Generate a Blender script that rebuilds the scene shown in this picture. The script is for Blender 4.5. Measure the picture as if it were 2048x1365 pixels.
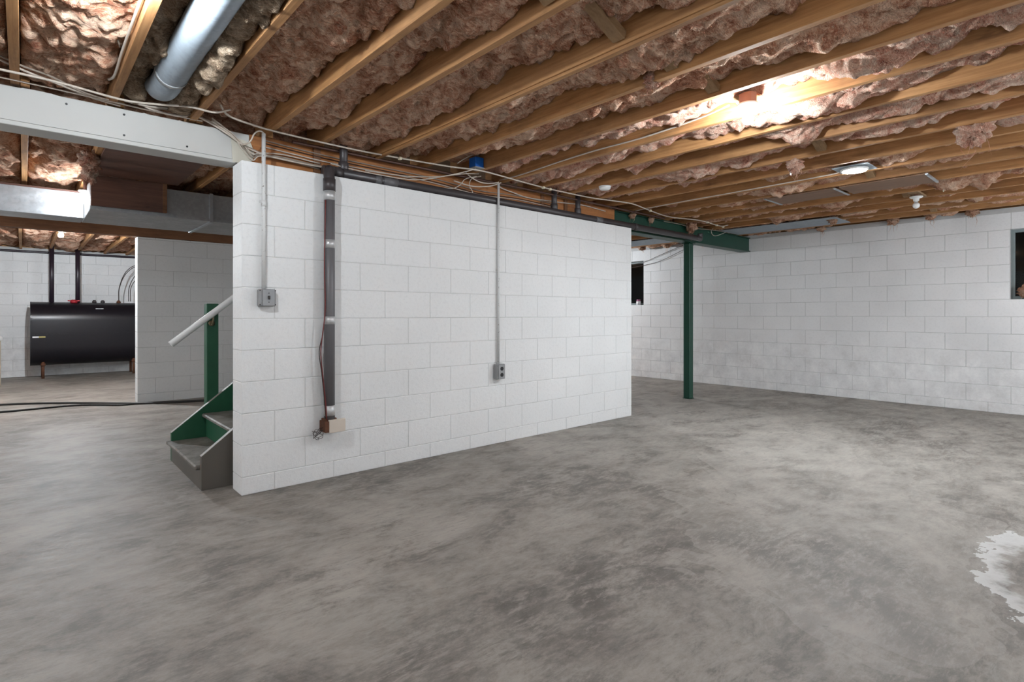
import bpy, math, random
from mathutils import Vector, noise, Matrix
random.seed(7)
for o in list(bpy.data.objects): bpy.data.objects.remove(o)
S = bpy.context.scene
COL = S.collection
# ------------------------------------------------------------------ camera
cam_d = bpy.data.cameras.new('camera'); cam = bpy.data.objects.new('camera', cam_d); COL.objects.link(cam)
cam_d.sensor_width = 36; cam_d.lens = 1092.6 / 2048 * 36; cam_d.shift_y = -(682.5 - 629.1) / 2048
cam_d.clip_start = .02
cam.location = (-1.037, -3.744, 1.1595)
cam.rotation_euler = (math.pi / 2, 0, math.radians(48.175 - 90))
S.camera = cam
# ------------------------------------------------------------------ world, exposure, lamp strengths
W = bpy.data.worlds.new('night'); S.world = W; W.use_nodes = True
W.node_tree.nodes['Background'].inputs[0].default_value = (.01, .011, .013, 1)
W.node_tree.nodes['Background'].inputs[1].default_value = .3
S.view_settings.view_transform = 'Standard'; S.view_settings.look = 'None'
S.view_settings.exposure = 0.38; S.view_settings.gamma = 1; S.view_settings.use_curve_mapping = False
LAMP_COL = (.905, .985, 1.05)
P_MAIN, P_DISC, P_LEFT, P_DUCT, P_TANK, P_REAR_FILL, P_FILL = 850, 660, 1150, 560, 5200, 4900, 128  # the last two power fill lamps added out of view
S.cycles.max_bounces = 5; S.cycles.diffuse_bounces = 4; S.cycles.glossy_bounces = 2; S.cycles.transmission_bounces = 4
# ------------------------------------------------------------------ geometry helpers
wloc = {}
def catmull(pts, n=6):
    pts = [Vector(p) for p in pts]
    if len(pts) < 3: return pts
    P = [pts[0] * 2 - pts[1]] + pts + [pts[-1] * 2 - pts[-2]]
    out = []
    for i in range(1, len(P) - 2):
        a, b, c, d = P[i - 1:i + 3]
        for k in range(n):
            t = k / n
            out.append(.5 * ((2 * b) + (c - a) * t + (2 * a - 5 * b + 4 * c - d) * t * t + (3 * b - a - 3 * c + d) * t ** 3))
    out.append(pts[-1]); return out
class MB:
    def __init__(s): s.v = []; s.f = []; s.sm = []
    def face(s, idx, sm=False): s.f.append(tuple(idx)); s.sm.append(sm)
    def box(s, x0, x1, y0, y1, z0, z1, c=0.0):
        """box, optionally with chamfered edges (c)"""
        n = len(s.v)
        if c <= 0:
            s.v += [(x, y, z) for z in (z0, z1) for y in (y0, y1) for x in (x0, x1)]
            for q in ((0, 2, 3, 1), (4, 5, 7, 6), (0, 1, 5, 4), (2, 6, 7, 3), (0, 4, 6, 2), (1, 3, 7, 5)): s.face([n + i for i in q])
            return s
        X, Y, Z = (x0, x1), (y0, y1), (z0, z1); sg = (1, -1)
        ix = {}
        for i in (0, 1):
            for j in (0, 1):
                for k in (0, 1):
                    for a in range(3):
                        p = [X[i], Y[j], Z[k]]
                        for b, e in enumerate((i, j, k)):
                            if b != a: p[b] += sg[e] * c
                        ix[i, j, k, a] = len(s.v); s.v.append(tuple(p))
        def F(l, nrm):
            a, b, d = [Vector(s.v[q]) for q in l[:3]]
            s.face(l if (b - a).cross(d - a).dot(nrm) > 0 else l[::-1])
        for a in range(3):
            b, d = [q for q in range(3) if q != a]
            for e in (0, 1):
                l = []
                for (p, q) in ((0, 0), (1, 0), (1, 1), (0, 1)):
                    t = [0, 0, 0]; t[a] = e; t[b] = p; t[d] = q; l.append(ix[(*t, a)])
                nv = Vector((0, 0, 0)); nv[a] = 1 if e else -1; F(l, nv)
            for p in (0, 1):
                for q in (0, 1):
                    t0 = [0, 0, 0]; t1 = [0, 0, 0]; t0[b] = t1[b] = p; t0[d] = t1[d] = q; t1[a] = 1
                    nv = Vector((0, 0, 0)); nv[b] = 1 if p else -1; nv[d] = 1 if q else -1
                    F([ix[(*t0, b)], ix[(*t1, b)], ix[(*t1, d)], ix[(*t0, d)]], nv)
        for i in (0, 1):
            for j in (0, 1):
                for k in (0, 1):
                    F([ix[i, j, k, a] for a in range(3)], Vector((2 * i - 1, 2 * j - 1, 2 * k - 1)))
        return s
    def tube(s, pts, r, n=8, smooth=6, cap=True, rad=None):
        P = catmull(pts, smooth) if smooth else [Vector(p) for p in pts]
        t = (P[1] - P[0]).normalized()
        u = t.orthogonal().normalized(); base = len(s.v); m = len(P)
        for i, p in enumerate(P):
            t2 = (P[min(i + 1, m - 1)] - P[max(i - 1, 0)]).normalized()
            u = (u - t2 * u.dot(t2)).normalized(); w = t2.cross(u)
            rr = r if rad is None else rad[min(int(i / max(1, m - 1) * (len(rad) - 1) + .5), len(rad) - 1)]
            for k in range(n):
                a = 2 * math.pi * k / n
                s.v.append(tuple(p + (u * math.cos(a) + w * math.sin(a)) * rr))
        for i in range(m - 1):
            for k in range(n):
                a, b = base + i * n + k, base + i * n + (k + 1) % n
                s.face((a, b, b + n, a + n), True)
        if cap:
            s.face([base + k for k in range(n)][::-1]); s.face([base + (m - 1) * n + k for k in range(n)])
        return s
    def lathe(s, prof, o, ax=(0, 0, 1), n=24, smooth=True):
        """profile [(r, h)] turned round axis ax through o"""
        ax = Vector(ax).normalized(); u = ax.orthogonal().normalized(); w = ax.cross(u); o = Vector(o)
        base = len(s.v); m = len(prof)
        for (r, h) in prof:
            for k in range(n):
                a = 2 * math.pi * k / n
                s.v.append(tuple(o + ax * h + (u * math.cos(a) + w * math.sin(a)) * max(r, 1e-5)))
        for i in range(m - 1):
            for k in range(n):
                a, b = base + i * n + k, base + i * n + (k + 1) % n
                s.face((a, b, b + n, a + n), smooth)
        s.face([base + k for k in range(n)][::-1]); s.face([base + (m - 1) * n + k for k in range(n)])
        return s
    def prism(s, poly, ax, a0, a1):
        """poly in the two other axes (order x,y,z without ax), extruded along ax"""
        n = len(s.v); m = len(poly)
        for a in (a0, a1):
            for (p, q) in poly:
                s.v.append({'x': (a, p, q), 'y': (p, a, q), 'z': (p, q, a)}[ax])
        s.face([n + i for i in range(m)]); s.face([n + m + i for i in range(m)][::-1])
        for i in range(m):
            j = (i + 1) % m; s.face((n + i, n + m + i, n + m + j, n + j))
        return s
    def build(s, name, mat, parent=None, bevel=0, fix=True):
        v = s.v
        if parent is None:
            xs, ys, zs = zip(*v); o = Vector(((min(xs) + max(xs)) / 2, (min(ys) + max(ys)) / 2, min(zs)))
        else: o = wloc[parent.name]
        me = bpy.data.meshes.new(name)
        me.from_pydata([(a - o.x, b - o.y, c - o.z) for a, b, c in v], [], s.f)
        me.polygons.foreach_set('use_smooth', s.sm)
        if fix:
            import bmesh
            bm = bmesh.new(); bm.from_mesh(me); bmesh.ops.recalc_face_normals(bm, faces=bm.faces); bm.to_mesh(me); bm.free()
        me.materials.append(mat)
        ob = bpy.data.objects.new(name, me); COL.objects.link(ob)
        if parent is None: ob.location = o
        else: ob.parent = parent
        wloc[ob.name] = o
        if bevel:
            b = ob.modifiers.new('bevel', 'BEVEL'); b.width = bevel; b.segments = 2; b.limit_method = 'ANGLE'; b.angle_limit = .6
        return ob
def tag(o, label, cat, group=None):
    o['label'] = label; o['category'] = cat
    if group: o['group'] = group
    return o
def thing(name, loc, label, cat, group=None):
    o = bpy.data.objects.new(name, None); COL.objects.link(o); o.location = loc; o.empty_display_size = .1
    wloc[o.name] = Vector(loc); return tag(o, label, cat, group)
def struct(o, label=None):
    o['kind'] = 'structure'
    if label: o['label'] = label
    return o
def inst(name, me, loc, parent, rot=None, scale=None):
    ob = bpy.data.objects.new(name, me); COL.objects.link(ob); ob.parent = parent
    ob.location = Vector(loc) - wloc[parent.name]; wloc[ob.name] = Vector(loc)
    if rot: ob.rotation_euler = rot
    if scale: ob.scale = scale
    return ob
# ------------------------------------------------------------------ material helpers
class NT:
    def __init__(s, name):
        s.m = bpy.data.materials.new(name); s.m.use_nodes = True; s.t = s.m.node_tree
        s.b = s.t.nodes['Principled BSDF']; s.pos = s.n('ShaderNodeNewGeometry').outputs['Position']
    def n(s, typ, **kw):
        q = s.t.nodes.new(typ)
        for k, v in kw.items(): setattr(q, k, v)
        return q
    def l(s, a, b): s.t.links.new(a, b)
    def mapping(s, scale=(1, 1, 1), rot=(0, 0, 0), vec=None, loc=(0, 0, 0)):
        q = s.n('ShaderNodeMapping'); q.inputs['Scale'].default_value = scale; q.inputs['Rotation'].default_value = rot; q.inputs['Location'].default_value = loc
        s.l(vec or s.pos, q.inputs['Vector']); return q.outputs[0]
    def noise(s, scale, detail=4, rough=.55, vec=None, dist=0):
        q = s.n('ShaderNodeTexNoise'); q.inputs['Scale'].default_value = scale; q.inputs['Detail'].default_value = detail
        q.inputs['Roughness'].default_value = rough; q.inputs['Distortion'].default_value = dist
        s.l(vec or s.pos, q.inputs['Vector']); return q.outputs['Fac']
    def ramp(s, fac, stops):
        q = s.n('ShaderNodeValToRGB'); e = q.color_ramp.elements
        while len(e) < len(stops): e.new(.5)
        for el, (p, c) in zip(e, stops):
            el.position = p; el.color = (*c, 1) if isinstance(c, (tuple, list)) else (c, c, c, 1)
        s.l(fac, q.inputs[0]); return q.outputs[0]
    def mix(s, fac, a, b, mode='MIX'):
        q = s.n('ShaderNodeMix', data_type='RGBA', blend_type=mode)
        for v, i in ((fac, 0), (a, 6), (b, 7)):
            if hasattr(v, 'is_output') or hasattr(v, 'links'): s.l(v, q.inputs[i])
            elif isinstance(v, (tuple, list)): q.inputs[i].default_value = (*v, 1)
            else: q.inputs[i].default_value = v if i == 0 else (v, v, v, 1)
        return q.outputs[2]
    def math(s, op, a, b=None, c=None):
        q = s.n('ShaderNodeMath', operation=op)
        for i, v in enumerate((a, b, c)):
            if v is None: continue
            if isinstance(v, (int, float)): q.inputs[i].default_value = v
            else: s.l(v, q.inputs[i])
        return q.outputs[0]
    def bump(s, h, strength=.3, dist=.01):
        q = s.n('ShaderNodeBump'); q.inputs['Strength'].default_value = strength; q.inputs['Distance'].default_value = dist
        s.l(h, q.inputs['Height']); s.l(q.outputs[0], s.b.inputs['Normal'])
    def col(s, c):
        if isinstance(c, (tuple, list)): s.b.inputs['Base Color'].default_value = (*c, 1)
        else: s.l(c, s.b.inputs['Base Color'])
    def set(s, **kw):
        for k, v in kw.items():
            k = k.replace('_', ' ').title() if k not in ('IOR',) else k
            if isinstance(v, (int, float)): s.b.inputs[k].default_value = v
            else: s.l(v, s.b.inputs[k])
def plain(name, c, rough=.5, metal=0, var=.12, scale=14, bump=0):
    t = NT(name)
    f = t.noise(scale, 3)
    t.col(t.mix(f, tuple(x * (1 - var) for x in c), tuple(min(1, x * (1 + var)) for x in c)))
    t.set(roughness=rough, metallic=metal)
    if bump: t.bump(t.noise(scale * 8, 3), bump, .004)
    return t.m
def m_block(name, base, grime, eff):
    t = NT(name)
    big = t.noise(1.1, 2, .65)
    c = t.mix(t.ramp(big, ((.35, 0), (.7, 1))), tuple(x * (1 - grime) for x in base), base)
    med = t.noise(36, 3, .78)
    c = t.mix(t.ramp(med, ((.50, 0), (.70, .10), (.735, .12), (.76, .6))), c, (.22, .21, .20))
    if eff:      # salts drawn up from the slab, rising unevenly
        z = t.n('ShaderNodeSeparateXYZ'); t.l(t.pos, z.inputs[0])
        edge = t.math('ADD', z.outputs[2], t.math('MULTIPLY', t.noise(2.4, 4, .7), -1.05))
        n5 = t.noise(5.5, 5, .72)
        c = t.mix(t.math('MULTIPLY', t.ramp(edge, ((.0, 1), (.35, 0))), t.ramp(n5, ((.48, 0), (.64, .55)))), c, (.86, .86, .85))
        c = t.mix(t.math('MULTIPLY', t.ramp(edge, ((.0, 1), (.45, 0))), t.ramp(n5, ((.34, .3), (.46, 0)))), c, (.44, .43, .41))
    t.col(c); t.set(roughness=.62)
    t.bump(med, .45, .006)
    return t.m
M = {}
M['block'] = m_block('white_painted_block', (.80, .80, .795), .06, False)
M['block_old'] = m_block('aged_white_painted_block', (.76, .76, .76), .13, True)
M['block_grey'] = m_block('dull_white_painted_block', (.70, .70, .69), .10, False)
M['mortar'] = plain('painted_mortar', (.60, .60, .59), .8, 0, .1, 30)
M['mortar_old'] = plain('painted_mortar_dull', (.46, .46, .455), .8, 0, .1, 30)
def m_floor():
    t = NT('trowelled_concrete')
    big = t.noise(.62, 4, .66, dist=.9)
    base = t.ramp(big, ((.36, (0.122, 0.109, 0.095)), (.47, (0.194, 0.175, 0.154)), (.55, (0.230, 0.208, 0.184)), (.68, (0.310, 0.284, 0.253))))
    # short trowel strokes in two crossing directions that drift slowly
    mk = t.noise(1.6, 3, .6)
    mask = t.ramp(mk, ((.47, 0), (.53, 1)))
    show = t.ramp(big, ((.40, 1), (.52, .35), (.62, .8)))
    sa = t.noise(9, 5, .80, vec=t.mapping((1, 3.0, 1), (0, 0, .35)), dist=.4)
    sb = t.noise(11, 5, .80, vec=t.mapping((1, 4.0, 1), (0, 0, 1.35)), dist=.4)
    s1 = t.n('ShaderNodeMix'); t.l(mask, s1.inputs[0]); t.l(sa, s1.inputs[2]); t.l(sb, s1.inputs[3]); s1 = s1.outputs[0]
    mid = t.noise(2.3, 8, .80, dist=.25, vec=t.mapping((1, 1.7, 1), (0, 0, .5)))
    base = t.mix(t.ramp(mid, ((.48, 0), (.55, .35), (.63, .65))), base, (0.351, 0.322, 0.288))
    base = t.mix(t.ramp(mid, ((.38, .7), (.47, 0))), base, (0.099, 0.088, 0.076))
    base = t.mix(t.math('MULTIPLY', show, t.ramp(s1, ((.50, 0), (.56, .22), (.64, .55)))), base, (0.387, 0.355, 0.318))
    base = t.mix(t.math('MULTIPLY', show, t.ramp(s1, ((.37, .55), (.47, 0)))), base, (0.095, 0.085, 0.073))
    # pale worn area with a broken tide line, and a ring of white salts
    def blob(cx, cy, rx, ry, rot, nz, namp):
        q = t.n('ShaderNodeVectorMath', operation='SUBTRACT'); t.l(t.pos, q.inputs[0]); q.inputs[1].default_value = (cx, cy, 0)
        r_ = t.n('ShaderNodeVectorRotate'); r_.rotation_type = 'Z_AXIS'; r_.inputs['Angle'].default_value = -rot; t.l(q.outputs[0], r_.inputs['Vector'])
        m = t.mapping((1 / rx, 1 / ry, 0), vec=r_.outputs[0])
        ln = t.n('ShaderNodeVectorMath', operation='LENGTH'); t.l(m, ln.inputs[0])
        return t.math('ADD', ln.outputs['Value'], t.math('MULTIPLY', t.math('SUBTRACT', nz, .5), namp))
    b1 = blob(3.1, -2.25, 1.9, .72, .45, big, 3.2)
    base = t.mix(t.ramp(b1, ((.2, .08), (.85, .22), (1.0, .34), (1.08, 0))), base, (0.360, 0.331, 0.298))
    b2 = blob(2.42, -4.02, .92, .74, .0, t.noise(8, 4, .65), .42)
    base = t.mix(t.ramp(b2, ((.84, 0), (.93, .85), (1.0, 1), (1.03, 0))), base, (.50, .495, .48))
    t.col(base)
    t.set(roughness=t.ramp(s1, ((.3, .52), (.7, .68))))
    t.b.inputs['Specular IOR Level'].default_value = .45
    t.bump(t.math('ADD', s1, t.math('MULTIPLY', mid, .5)), .25, .008)
    return t.m
M['floor'] = m_floor()
def m_wood(name, dark, light, along='y', rough=.7, rnd=.25):
    t = NT(name)
    sc = {'y': (22, 1.0, 22), 'x': (1.0, 22, 22), 'z': (22, 22, 1.0)}[along]
    g = t.noise(2.4, 4, .65, vec=t.mapping(sc), dist=.5)
    c = t.mix(t.ramp(g, ((.3, 0), (.7, 1))), dark, light)
    oi = t.n('ShaderNodeObjectInfo')
    c = t.mix(t.math('MULTIPLY', oi.outputs['Random'], rnd), c, tuple(x * .5 for x in dark))
    st = t.noise(2.2, 4, .7, vec=t.mapping({'y': (3, 1, 3), 'x': (1, 3, 3), 'z': (3, 3, 1)}[along]))
    c = t.mix(t.ramp(st, ((.50, 0), (.66, .45), (.72, .8))), c, tuple(x * .45 for x in dark))
    t.col(c); t.set(roughness=rough); t.bump(g, .15, .004)
    return t.m
M['joist'] = m_wood('fir_joist', (.32, .142, .048), (.57, .30, .118), 'y', .7, .35)
M['beamwood'] = m_wood('orange_fir_beam', (.33, .115, .03), (.50, .21, .065), 'x', .65, .1)
M['backbeam'] = m_wood('brown_beam', (.17, .072, .030), (.27, .125, .056), 'x')
M['bridging'] = m_wood('old_bridging', (.22, .125, .055), (.36, .22, .11), 'x')
M['subfloor'] = m_wood('plywood_subfloor', (.22, .13, .07), (.33, .21, .12), 'x')
M['hardboard'] = m_wood('dark_hardboard', (.10, .042, .028), (.16, .072, .045), 'x', .6, .1)
M['panboard'] = m_wood('brown_pan_board', (.17, .085, .045), (.24, .13, .07), 'y', .6, .1)
def m_insul(name, cols, lift=0.0):
    t = NT(name)
    f = t.noise(8.5, 4, .74, dist=1.3)
    c = t.ramp(f, ((.33 - lift, cols[0]), (.43 - lift, cols[1]), (.53 - lift, cols[2]), (.64 - lift, cols[3])))
    fb = t.noise(17, 3, .78, vec=t.mapping((1, 4.5, 4.5), (0, 0, .7)), dist=2.2)
    c = t.mix(t.ramp(fb, ((.50, 0), (.66, .55))), c, tuple(min(1, x * 1.35) for x in cols[3]))
    c = t.mix(t.ramp(fb, ((.30, .65), (.46, 0))), c, tuple(x * .6 for x in cols[0]))
    t.col(c); t.set(roughness=1.0); t.b.inputs['Specular IOR Level'].default_value = .03
    t.bump(t.math('ADD', fb, t.math('MULTIPLY', f, .8)), 1.0, .022)
    return t.m
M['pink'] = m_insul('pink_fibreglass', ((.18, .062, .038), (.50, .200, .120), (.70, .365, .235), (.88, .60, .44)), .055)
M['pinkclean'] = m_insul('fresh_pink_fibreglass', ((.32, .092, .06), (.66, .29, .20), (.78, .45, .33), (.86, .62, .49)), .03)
M['tan'] = m_insul('tan_rock_wool', ((.13, .085, .055), (.27, .185, .125), (.40, .29, .20), (.54, .42, .31)), .04)
M['whitepaint'] = plain('white_beam_paint', (.50, .495, .475), .55, 0, .06, 4, .05)
M['cream'] = plain('cream_paint', (.56, .53, .45), .6, 0, .1, 8)
def m_green():
    t = NT('dark_green_paint'); f = t.noise(9, 5, .7)
    t.col(t.mix(f, (.006, .042, .027), (.012, .070, .045))); t.set(roughness=.45); t.bump(t.noise(60, 3), .15, .004); return t.m
M['green'] = m_green()
M['stairgreen'] = plain('stair_green_paint', (.012, .085, .040), .5, 0, .25, 10, .05)
def m_tread():
    t = NT('worn_stair_paint'); f = t.noise(6, 6, .75); g = t.noise(30, 4)
    c = t.mix(t.ramp(f, ((.4, 0), (.62, 1))), (.105, .094, .080), (.22, .205, .18))
    t.col(t.mix(t.math('MULTIPLY', t.ramp(g, ((.6, 0), (.75, 1))), .5), c, (.30, .28, .25))); t.set(roughness=.55); return t.m
M['tread'] = m_tread()
M['stairbrown'] = plain('stair_brown_paint', (.100, .088, .074), .5, 0, .12, 6, .05)
M['wornedge'] = plain('worn_edge_paint', (.24, .22, .195), .55, 0, .25, 25)
def m_galv(name, c=(.50, .53, .56), rough=.38, metal=.75):
    t = NT(name); v = t.n('ShaderNodeTexVoronoi'); v.inputs['Scale'].default_value = 45; t.l(t.pos, v.inputs['Vector'])
    t.col(t.mix(v.outputs['Color'], tuple(x * .82 for x in c), c)); t.set(metallic=metal, roughness=t.ramp(t.noise(8, 4), ((.3, rough - .08), (.7, rough + .15)))); return t.m
M['galv'] = m_galv('galvanised_sheet'); M['galvdull'] = m_galv('dull_galvanised_sheet', (.40, .41, .42), .5, .5)
M['round'] = m_galv('blue_grey_duct', (.33, .38, .43), .6, .1)
M['abs'] = plain('black_drain_pipe', (.052, .044, .046), .38, 0, .2, 12)
M['absgrey'] = plain('grey_drain_pipe', (.125, .12, .125), .42, 0, .12, 6)
M['tape'] = m_galv('foil_tape', (.62, .62, .62), .4, .5)
M['copper'] = plain('old_copper', (.10, .05, .038), .5, .4, .3, 20)
M['rust'] = plain('rusty_iron', (.115, .045, .022), .8, .2, .4, 30)
def m_chip():
    t = NT('chipped_white_paint'); f = t.noise(55, 5, .8)
    c = t.mix(t.ramp(f, ((.60, 0), (.64, 1))), (.68, .68, .67), (.20, .17, .15)); t.col(c); t.set(roughness=.55); return t.m
M['chip'] = m_chip()
M['boxgrey'] = plain('grey_steel_box', (.30, .305, .31), .45, .3, .15, 20)
M['black'] = plain('black_plastic', (.012, .012, .013), .45)
M['beige'] = plain('beige_cover', (.62, .54, .46), .6, 0, .06, 10)
M['cable'] = plain('white_cable', (.55, .48, .41), .55, 0, .15, 8)
M['cableold'] = plain('grey_cable', (.30, .245, .20), .6, 0, .2, 8)
M['darkwire'] = plain('dark_wire', (.035, .02, .016), .6)
M['redwire'] = plain('dark_red_wire', (.14, .02, .018), .5)
M['blue'] = plain('blue_plastic', (.005, .12, .50), .45, 0, .1, 20)
M['porcelain'] = plain('white_porcelain', (.75, .75, .74), .35, 0, .03)
M['plastic'] = plain('white_plastic', (.74, .74, .73), .4, 0, .03)
M['octbox'] = plain('brown_octagon_box', (.22, .10, .07), .6, .1, .2)
def m_tank():
    t = NT('black_oil_tank_paint'); t.col(t.mix(t.noise(30, 3), (.007, .006, .008), (.013, .011, .015))); t.set(roughness=.30, metallic=.0)
    t.b.inputs['Specular IOR Level'].default_value = .35
    t.bump(t.noise(120, 2), .08, .003); return t.m
M['tank'] = m_tank()
M['red'] = plain('red_valve_paint', (.38, .015, .025), .45)
M['label'] = plain('pale_sticker', (.70, .70, .72), .5, 0, .02)
M['yellow'] = plain('yellow_sticker', (.45, .36, .12), .5)
M['tub'] = plain('cream_plastic_tub', (.62, .54, .42), .5, 0, .06)
M['hose'] = plain('black_hose', (.014, .013, .012), .55)
M['brass'] = plain('old_brass', (.24, .19, .11), .45, .6, .2)
M['winframe'] = plain('grey_window_frame', (.16, .19, .19), .6, 0, .2, 6)
M['pipeplum'] = plain('dark_plum_pipe', (.022, .014, .022), .35)
M['clip'] = plain('cream_clip', (.70, .64, .48), .5)
def m_glass():
    t = NT('window_glass'); t.col((.9, .95, .93)); t.set(roughness=.02); t.b.inputs['Transmission Weight'].default_value = 1; t.b.inputs['IOR'].default_value = 1.2; return t.m
M['glass'] = m_glass()
def m_emit(name, c, p):
    t = NT(name); t.col((.9, .9, .9)); t.b.inputs['Emission Color'].default_value = (*c, 1); t.b.inputs['Emission Strength'].default_value = p; return t.m

# ================================================================== STRUCTURE
XL, XR, YF, YB = -4.4, 7.5, -4.7, 9.85
ZJ, ZS, ZW = 2.367, 2.602, 2.147          # joist underside, subfloor, partition top
fl = struct(MB().box(XL - .2, XR + .2, YF - .2, YB + .2, -.12, 0).build('floor', M['floor']))
ceil = struct(MB().box(XL - .2, XR + .2, YF - .2, YB + .2, ZS, ZS + .03).build('ceiling', M['subfloor']))
# ---- block walls: a recessed mortar core and separate painted blocks proud of it
CH, BL, G = .2032, .4064, .0035
meshes = {}
def block_mesh(l, h, d, mat, ax):
    k = (round(l, 3), round(h, 3), round(d, 3), mat.name, ax)
    if k not in meshes:
        b = MB()
        if ax == 'x': b.box(-l / 2, l / 2, -d / 2, d / 2, -h / 2, h / 2, .0028)
        else: b.box(-d / 2, d / 2, -l / 2, l / 2, -h / 2, h / 2, .0028)
        me = bpy.data.meshes.new('block'); me.from_pydata(b.v, [], b.f); me.materials.append(mat); meshes[k] = me
    return meshes[k]
def block_wall(parent, ax, a0, a1, c0, c1, ztop, mat, first=.11, holes=(), phase=0.0):
    """courses of blocks along ax from a0 to a1, depth c0..c1; first (partial) course height; holes (a0,a1,z0,z1)"""
    z = 0.0; row = 0
    while z < ztop - .02:
        h = first if row == 0 else CH
        h = min(h, ztop - z)
        a = a0 - (BL / 2 if (row % 2) else 0) - phase
        while a < a1 - .01:
            segs = [(max(a, a0), min(a + BL, a1))]
            for (h0, h1, hz0, hz1) in holes:
                if z + h / 2 > hz0 and z + h / 2 < hz1:
                    ns = []
                    for (p, q) in segs:
                        if q <= h0 or p >= h1: ns.append((p, q))
                        else:
                            if p < h0: ns.append((p, h0))
                            if q > h1: ns.append((h1, q))
                    segs = ns
            for (p, q) in segs:
                if q - p < .03: continue
                me = block_mesh(q - p - G, h - G, c1 - c0, mat, ax)
                j = random.uniform(-.0008, .0008)
                if ax == 'x': inst('block', me, ((p + q) / 2, (c0 + c1) / 2 + j, z + h / 2), parent)
                else: inst('block', me, ((c0 + c1) / 2 + j, (p + q) / 2, z + h / 2), parent)
            a += BL
        z += h; row += 1
RC = .0028
# partition beside the stairs
PX1 = 4.147
wm = struct(MB().box(RC, PX1 - RC, RC, .2 - RC, 0, ZW - RC).build('wall_middle', M['mortar']))
block_wall(wm, 'x', 0, PX1, 0, .2, ZW, M['block'], .115, (), BL / 2)
# inner rear partition under the brown beam
wi = struct(MB().box(.07 + RC, 4.4, 4.8 + RC, 5.0 - RC, 0, 2.17).build('wall_inner', M['mortar_old']))
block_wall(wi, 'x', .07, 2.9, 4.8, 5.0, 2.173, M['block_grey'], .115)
# right foundation wall with two window openings
WIN = [(-3.69, -2.873, 1.335, 2.15), (2.154, 2.97, 1.335, 2.15)]
b = MB(); X0, X1 = XR + RC, XR + .2
ys = [YF - .2, WIN[0][0], WIN[0][1], WIN[1][0], WIN[1][1], YB + .2]
for i in range(5):
    if i in (1, 3):
        b.box(X0, X1, ys[i], ys[i + 1], 0, 1.335); b.box(X0, X1, ys[i], ys[i + 1], 2.15, 2.40)
    else: b.box(X0, X1, ys[i], ys[i + 1], 0, 2.40)
wr = struct(b.build('wall_right', M['mortar_old']))
block_wall(wr, 'y', -4.55, 4.3, XR, XR + .19, 2.345, M['block_old'], .115, [(w[0], w[1], w[2], w[3]) for w in WIN], .16)
# back wall behind the tank
wb = struct(MB().box(XL - .2, XR + .2, YB + RC, YB + .2, 0, 2.40).build('wall_back', M['mortar_old']))
block_wall(wb, 'x', -2.6, 2.6, YB, YB + .19, 2.345, M['block_old'], .115)
struct(MB().box(XL - .2, XL, YF - .2, YB + .2, 0, 2.40).build('wall_left', M['block']))
struct(MB().box(XL - .2, XR + .2, YF - .2, YF, 0, 2.40).build('wall_front', M['block']))
# rim boards closing the joist ends above the foundation
for i, (x0, x1, y0, y1) in enumerate(((XR + .06, XR + .1, YF, YB), (XL - .1, XL - .06, YF, YB), (XL, XR, YB + .06, YB + .1), (XL, XR, YF - .1, YF - .06))):
    struct(MB().box(x0, x1, y0, y1, 2.40, ZS).build('trim_%d' % (i + 1), M['joist']))
# windows: deep reveal, frame, mullion, dark night behind the glass
for i, (y0, y1, z0, z1) in enumerate(WIN):
    fx0, fx1 = XR + .10, XR + .15
    f = MB()
    f.box(fx0, fx1, y0, y0 + .035, z0, z1); f.box(fx0, fx1, y1 - .035, y1, z0, z1)
    f.box(fx0, fx1, y0 + .035, y1 - .035, z0, z0 + .035); f.box(fx0, fx1, y0 + .035, y1 - .035, z1 - .035, z1)
    w = struct(f.build('window_%d' % (i + 1), M['winframe']), 'dark basement window set deep in the white block wall')
    ym = (y0 + y1) / 2
    MB().box(fx0, fx1, ym - .015, ym + .015, z0 + .035, z1 - .035).build('mullion', M['winframe'], w)
    for (p, q) in ((y0 + .035, ym - .015), (ym + .015, y1 - .035)):
        MB().box(fx0 + .02, fx0 + .026, p, q, z0 + .035, z1 - .035).build('pane', M['glass'], w)
    # unlit corrugated well outside
    wl = MB().box(XR + .6, XR + .62, y0 - .3, y1 + .3, z0 - .2, z1 + .3).box(XR + .2, XR + .6, y0 - .3, y1 + .3, z0 - .2, z0 - .18)
    wl.build('window_well', M['black'], w)
# ------------------------------------------------------------------ joists
JR = [-1.05 - .4064 * k for k in range(8, 0, -1)] + [-1.05, -.637, -.23, .20, .56, 1.0, 1.435, 1.85] + [2.255 + .4064 * k for k in range(13)]
JR = [x for x in JR if XL + .05 < x < XR - .02]
def joist(x1, y0, y1, name='joist'):
    return MB().box(x1 - .038, x1, y0, y1, ZJ, ZS - .001, .002).build(name, M['joist'], ceil)
for x in JR:
    joist(x, YF - .05, .27)
    hidden_stair = 0.75 < x < 3.4
    joist(x + .04, 1.45 if hidden_stair else .14, 4.93)
    joist(x, 4.82, YB + .05)
MB().box(.80, 3.45, 1.41, 1.448, ZJ, ZS).build('stair_header', M['joist'], ceil)
# a strip nailed under one joist
MB().box(1.0 - .030, 1.0 - .002, -3.2, .1, ZJ - .016, ZJ - .001).build('nailer_strip', M['joist'], ceil)
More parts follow.
